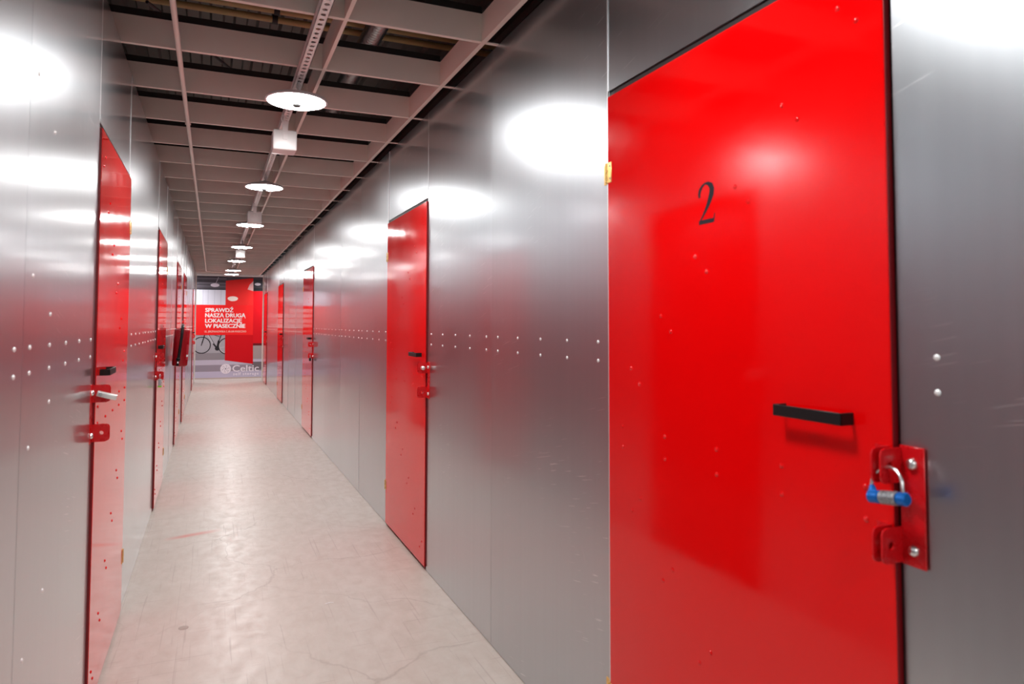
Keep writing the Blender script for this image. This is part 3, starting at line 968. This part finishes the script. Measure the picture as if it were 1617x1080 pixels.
# ground below
rect('printed_ground', L, R_, 0.484, 1.13, ink(176, 170, 178, 0.08, 4), 1)
rect('printed_ground_band', L, 0.34, 0.484, 0.66, ink(150, 141, 148), 2)
rect('printed_ground_band', L, R_, 0.356, 0.484, ink(201, 191, 209), 2)
rect('printed_ground_band', L, R_, 0.190, 0.356, ink(158, 146, 160), 2)
rect('printed_ground_band', L, R_, 0.03, 0.190, ink(200, 190, 214), 2)
rect('printed_ground_band', L, R_, 0.0, 0.03, ink(196, 176, 168), 2)
rect('printed_side_panel', 0.96, R_, 0.50, 0.86, ink(172, 152, 152), 3)
rect('printed_side_shadow', 0.96, R_, 0.22, 0.42, ink(118, 106, 112), 3)
rect('printed_red_wall', 0.93, R_, 0.86, 2.26, ink(222, 8, 26), 3)
rect('printed_red_wall_base', 0.95, R_, 0.84, 0.90, ink(116, 22, 30), 4)
rect('printed_dark_opening', 0.94, R_, 2.26, 2.56, ink(58, 54, 60), 3)
flat('printed_lamp', [(1.06 + 0.075 * math.cos(a), 2.44 + 0.036 * math.sin(a)) for a in [2 * PI * i / 18 for i in range(18)]], ink(206, 196, 208), 4)
rect('printed_dark_opening', 0.96, R_, 2.27, 2.34, ink(34, 34, 38), 4)
# bicycle
def ring(cx, cz, r, w, mat, layer, a0=0.0, a1=2 * PI, n=36):
    mb = MB()
    vs = []
    for i in range(n + 1):
        a = a0 + (a1 - a0) * i / n
        vs += [(cx + (r - w) * math.cos(a), -0.0006 * layer, cz + (r - w) * math.sin(a)), (cx + r * math.cos(a), -0.0006 * layer, cz + r * math.sin(a))]
    mb.add(vs, [(2 * i, 2 * i + 1, 2 * i + 3, 2 * i + 2) for i in range(n)])
    return mb.build('printed_bicycle_wheel', mat, mu, smooth=0, recalc=False)
blk, slv = ink(44, 40, 44), ink(196, 192, 198)
ring(-0.255, 0.862, 0.215, 0.024, blk, 4)
ring(-0.255, 0.862, 0.188, 0.006, slv, 4, math.radians(-130), math.radians(130))
ring(0.345, 0.835, 0.215, 0.024, blk, 4, math.radians(95), math.radians(258))
ring(0.345, 0.835, 0.188, 0.010, ink(222, 214, 212), 4, math.radians(150), math.radians(258))
def bar(x0, z0, x1, z1, w, mat, layer=5):
    d = math.hypot(x1 - x0, z1 - z0)
    px, pz = -(z1 - z0) / d * w / 2, (x1 - x0) / d * w / 2
    flat('printed_bicycle_frame', [(x0 + px, z0 + pz), (x1 + px, z1 + pz), (x1 - px, z1 - pz), (x0 - px, z0 - pz)], mat, layer)
bar(-0.19, 1.12, -0.245, 0.92, 0.026, blk)
bar(-0.245, 0.92, -0.265, 0.85, 0.022, blk)
bar(-0.115, 1.12, 0.015, 0.90, 0.030, slv)
bar(-0.085, 1.12, 0.035, 0.90, 0.012, blk, 6)
bar(0.015, 0.90, 0.11, 0.78, 0.040, blk)
bar(0.20, 1.12, 0.13, 0.92, 0.022, blk)
bar(0.145, 0.98, 0.11, 0.80, 0.042, blk)
bar(0.11, 0.785, 0.32, 0.82, 0.016, slv)
bar(0.04, 1.12, 0.17, 1.07, 0.012, blk)
flat('printed_bicycle_crank', [(0.11 + 0.055 * math.cos(a), 0.775 + 0.055 * math.sin(a)) for a in [2 * PI * i / 16 for i in range(16)]], blk, 6)
# open red door and banner
flat('printed_open_door', [(0.296, 0.470), (0.975, 0.365), (0.950, 2.600), (0.284, 2.515)], ink(214, 2, 20), 6)
flat('printed_open_door', [(0.292, 1.885), (0.960, 1.885), (0.950, 2.600), (0.284, 2.515)], ink(240, 44, 42), 7)
flat('printed_highlight', [(0.46 + 0.125 * math.cos(a), 2.060 + 0.055 * math.sin(a) * (1 if math.sin(a) > 0 else 1.3)) for a in [2 * PI * i / 20 for i in range(20)]], ink(255, 238, 230), 8)
flat('printed_highlight', [(0.815, 2.30), (0.955, 2.26), (0.952, 2.52), (0.86, 2.42)], ink(232, 180, 180), 8)
rect('banner', L, 0.962, 1.118, 1.890, ink(248, 32, 34), 9)

def text(name, body, x, z, width, height, mat, layer, bold=0.0, parent=mu, spacing=1.0):
    """flat printed lettering; bold = how far (in em) the strokes are thickened on each side"""
    cu = bpy.data.curves.new(name, 'FONT')
    cu.body = body
    cu.size = 1.0
    cu.space_character = spacing
    cu.resolution_u = 3
    ob = bpy.data.objects.new(name, cu)
    COL.objects.link(ob)
    dg = bpy.context.evaluated_depsgraph_get()
    me = bpy.data.meshes.new_from_object(ob.evaluated_get(dg))
    bpy.data.objects.remove(ob)
    bpy.data.curves.remove(cu)
    xs = [v.co.x for v in me.vertices]
    x0, x1 = min(xs), max(xs)
    sx = width / (x1 - x0 + 2 * bold)
    base = [(v.co.x, v.co.y) for v in me.vertices]
    faces = [tuple(p.vertices) for p in me.polygons]
    bpy.data.meshes.remove(me)
    mb = MB()
    offs = [(0, 0)] + ([(bold * math.cos(a), bold * 0.65 * math.sin(a)) for a in [PI / 4 * q for q in range(8)]] if bold else [])
    for q, (ox, oz) in enumerate(offs):
        mb.add([((bx - x0 + bold + ox) * sx, -0.00003 * q, (bz + oz) * height) for bx, bz in base], faces)
    return mb.build(name, mat, parent, (x, -0.0006 * layer, z), smooth=0, recalc=False)
wht = ink(250, 240, 240)
CAP = 0.098 / 0.70
for body, z, w in (('SPRAWD\u0179', 1.708, 0.665), ('NASZ\u0104 DRUG\u0104', 1.574, 0.965), ('LOKALIZACJ\u0118', 1.437, 0.880), ('W PIASECZNIE', 1.302, 0.962)):
    text('slogan_line', body, -0.188, z, w, CAP, wht, 10, 0.040)
text('address_line', 'UL. JERZMANOWSKA 7, 05-500 PIASECZNO', -0.196, 1.186, 0.995, 0.046 / 0.70, ink(255, 190, 180), 10, 0.03)
lw = ink(240, 230, 240)
text('logo_name', 'Celtic', 0.478, 0.178, 0.645, 0.165 / 0.70, lw, 10, 0.016)
text('logo_subtitle', 'self storage', 0.500, 0.082, 0.620, 0.075 / 0.70, ink(246, 236, 246), 10, 0.03, spacing=1.25)
flat('logo_disc', [(0.320 + 0.128 * math.cos(a), 0.252 + 0.128 * math.sin(a)) for a in [2 * PI * i / 28 for i in range(28)]], lw, 10)
for k_, (rr, nn, ds) in enumerate(((0.0, 1, 0.020), (0.048, 6, 0.009), (0.078, 6, 0.010), (0.098, 12, 0.005))):
    for i in range(nn):
        a = 2 * PI * i / nn + (0.3 if k_ == 2 else 0)
        cx, cz = 0.320 + rr * math.cos(a), 0.252 + rr * math.sin(a)
        flat('logo_knot_dot', [(cx + ds * math.cos(b), cz + ds * math.sin(b)) for b in [2 * PI * q / 8 for q in range(8)]], ink(150, 138, 152), 11)

# ------------------------------------------------------------------ small marks lying on the floor
tag(MB().lathe([(0.022, 0.0), (0.022, 0.0012), (0.016, 0.0016), (0.0, 0.0016)], (0, 0, 0), (0, 0, 1), 20).build('anchor_plug', plain('grout_plug', (0.42, 0.37, 0.33), 0.6), loc=(-0.10, 3.63, 0.0)),
    'small round grey plug in the floor near the left wall', 'plug')
tag(MB().add([(-0.022, -0.003, 0.0006), (0.0, -0.005, 0.004), (0.022, -0.002, 0.0006), (0.022, 0.003, 0.0006), (0.0, 0.002, 0.004), (-0.022, 0.003, 0.0006)],
             [(0, 1, 4, 5), (1, 2, 3, 4)]).build('paper_scrap', 'white', loc=(0.563, 3.66, 0.0), smooth=0, recalc=False),
    'tiny white paper scrap lying on the bare floor', 'scrap')
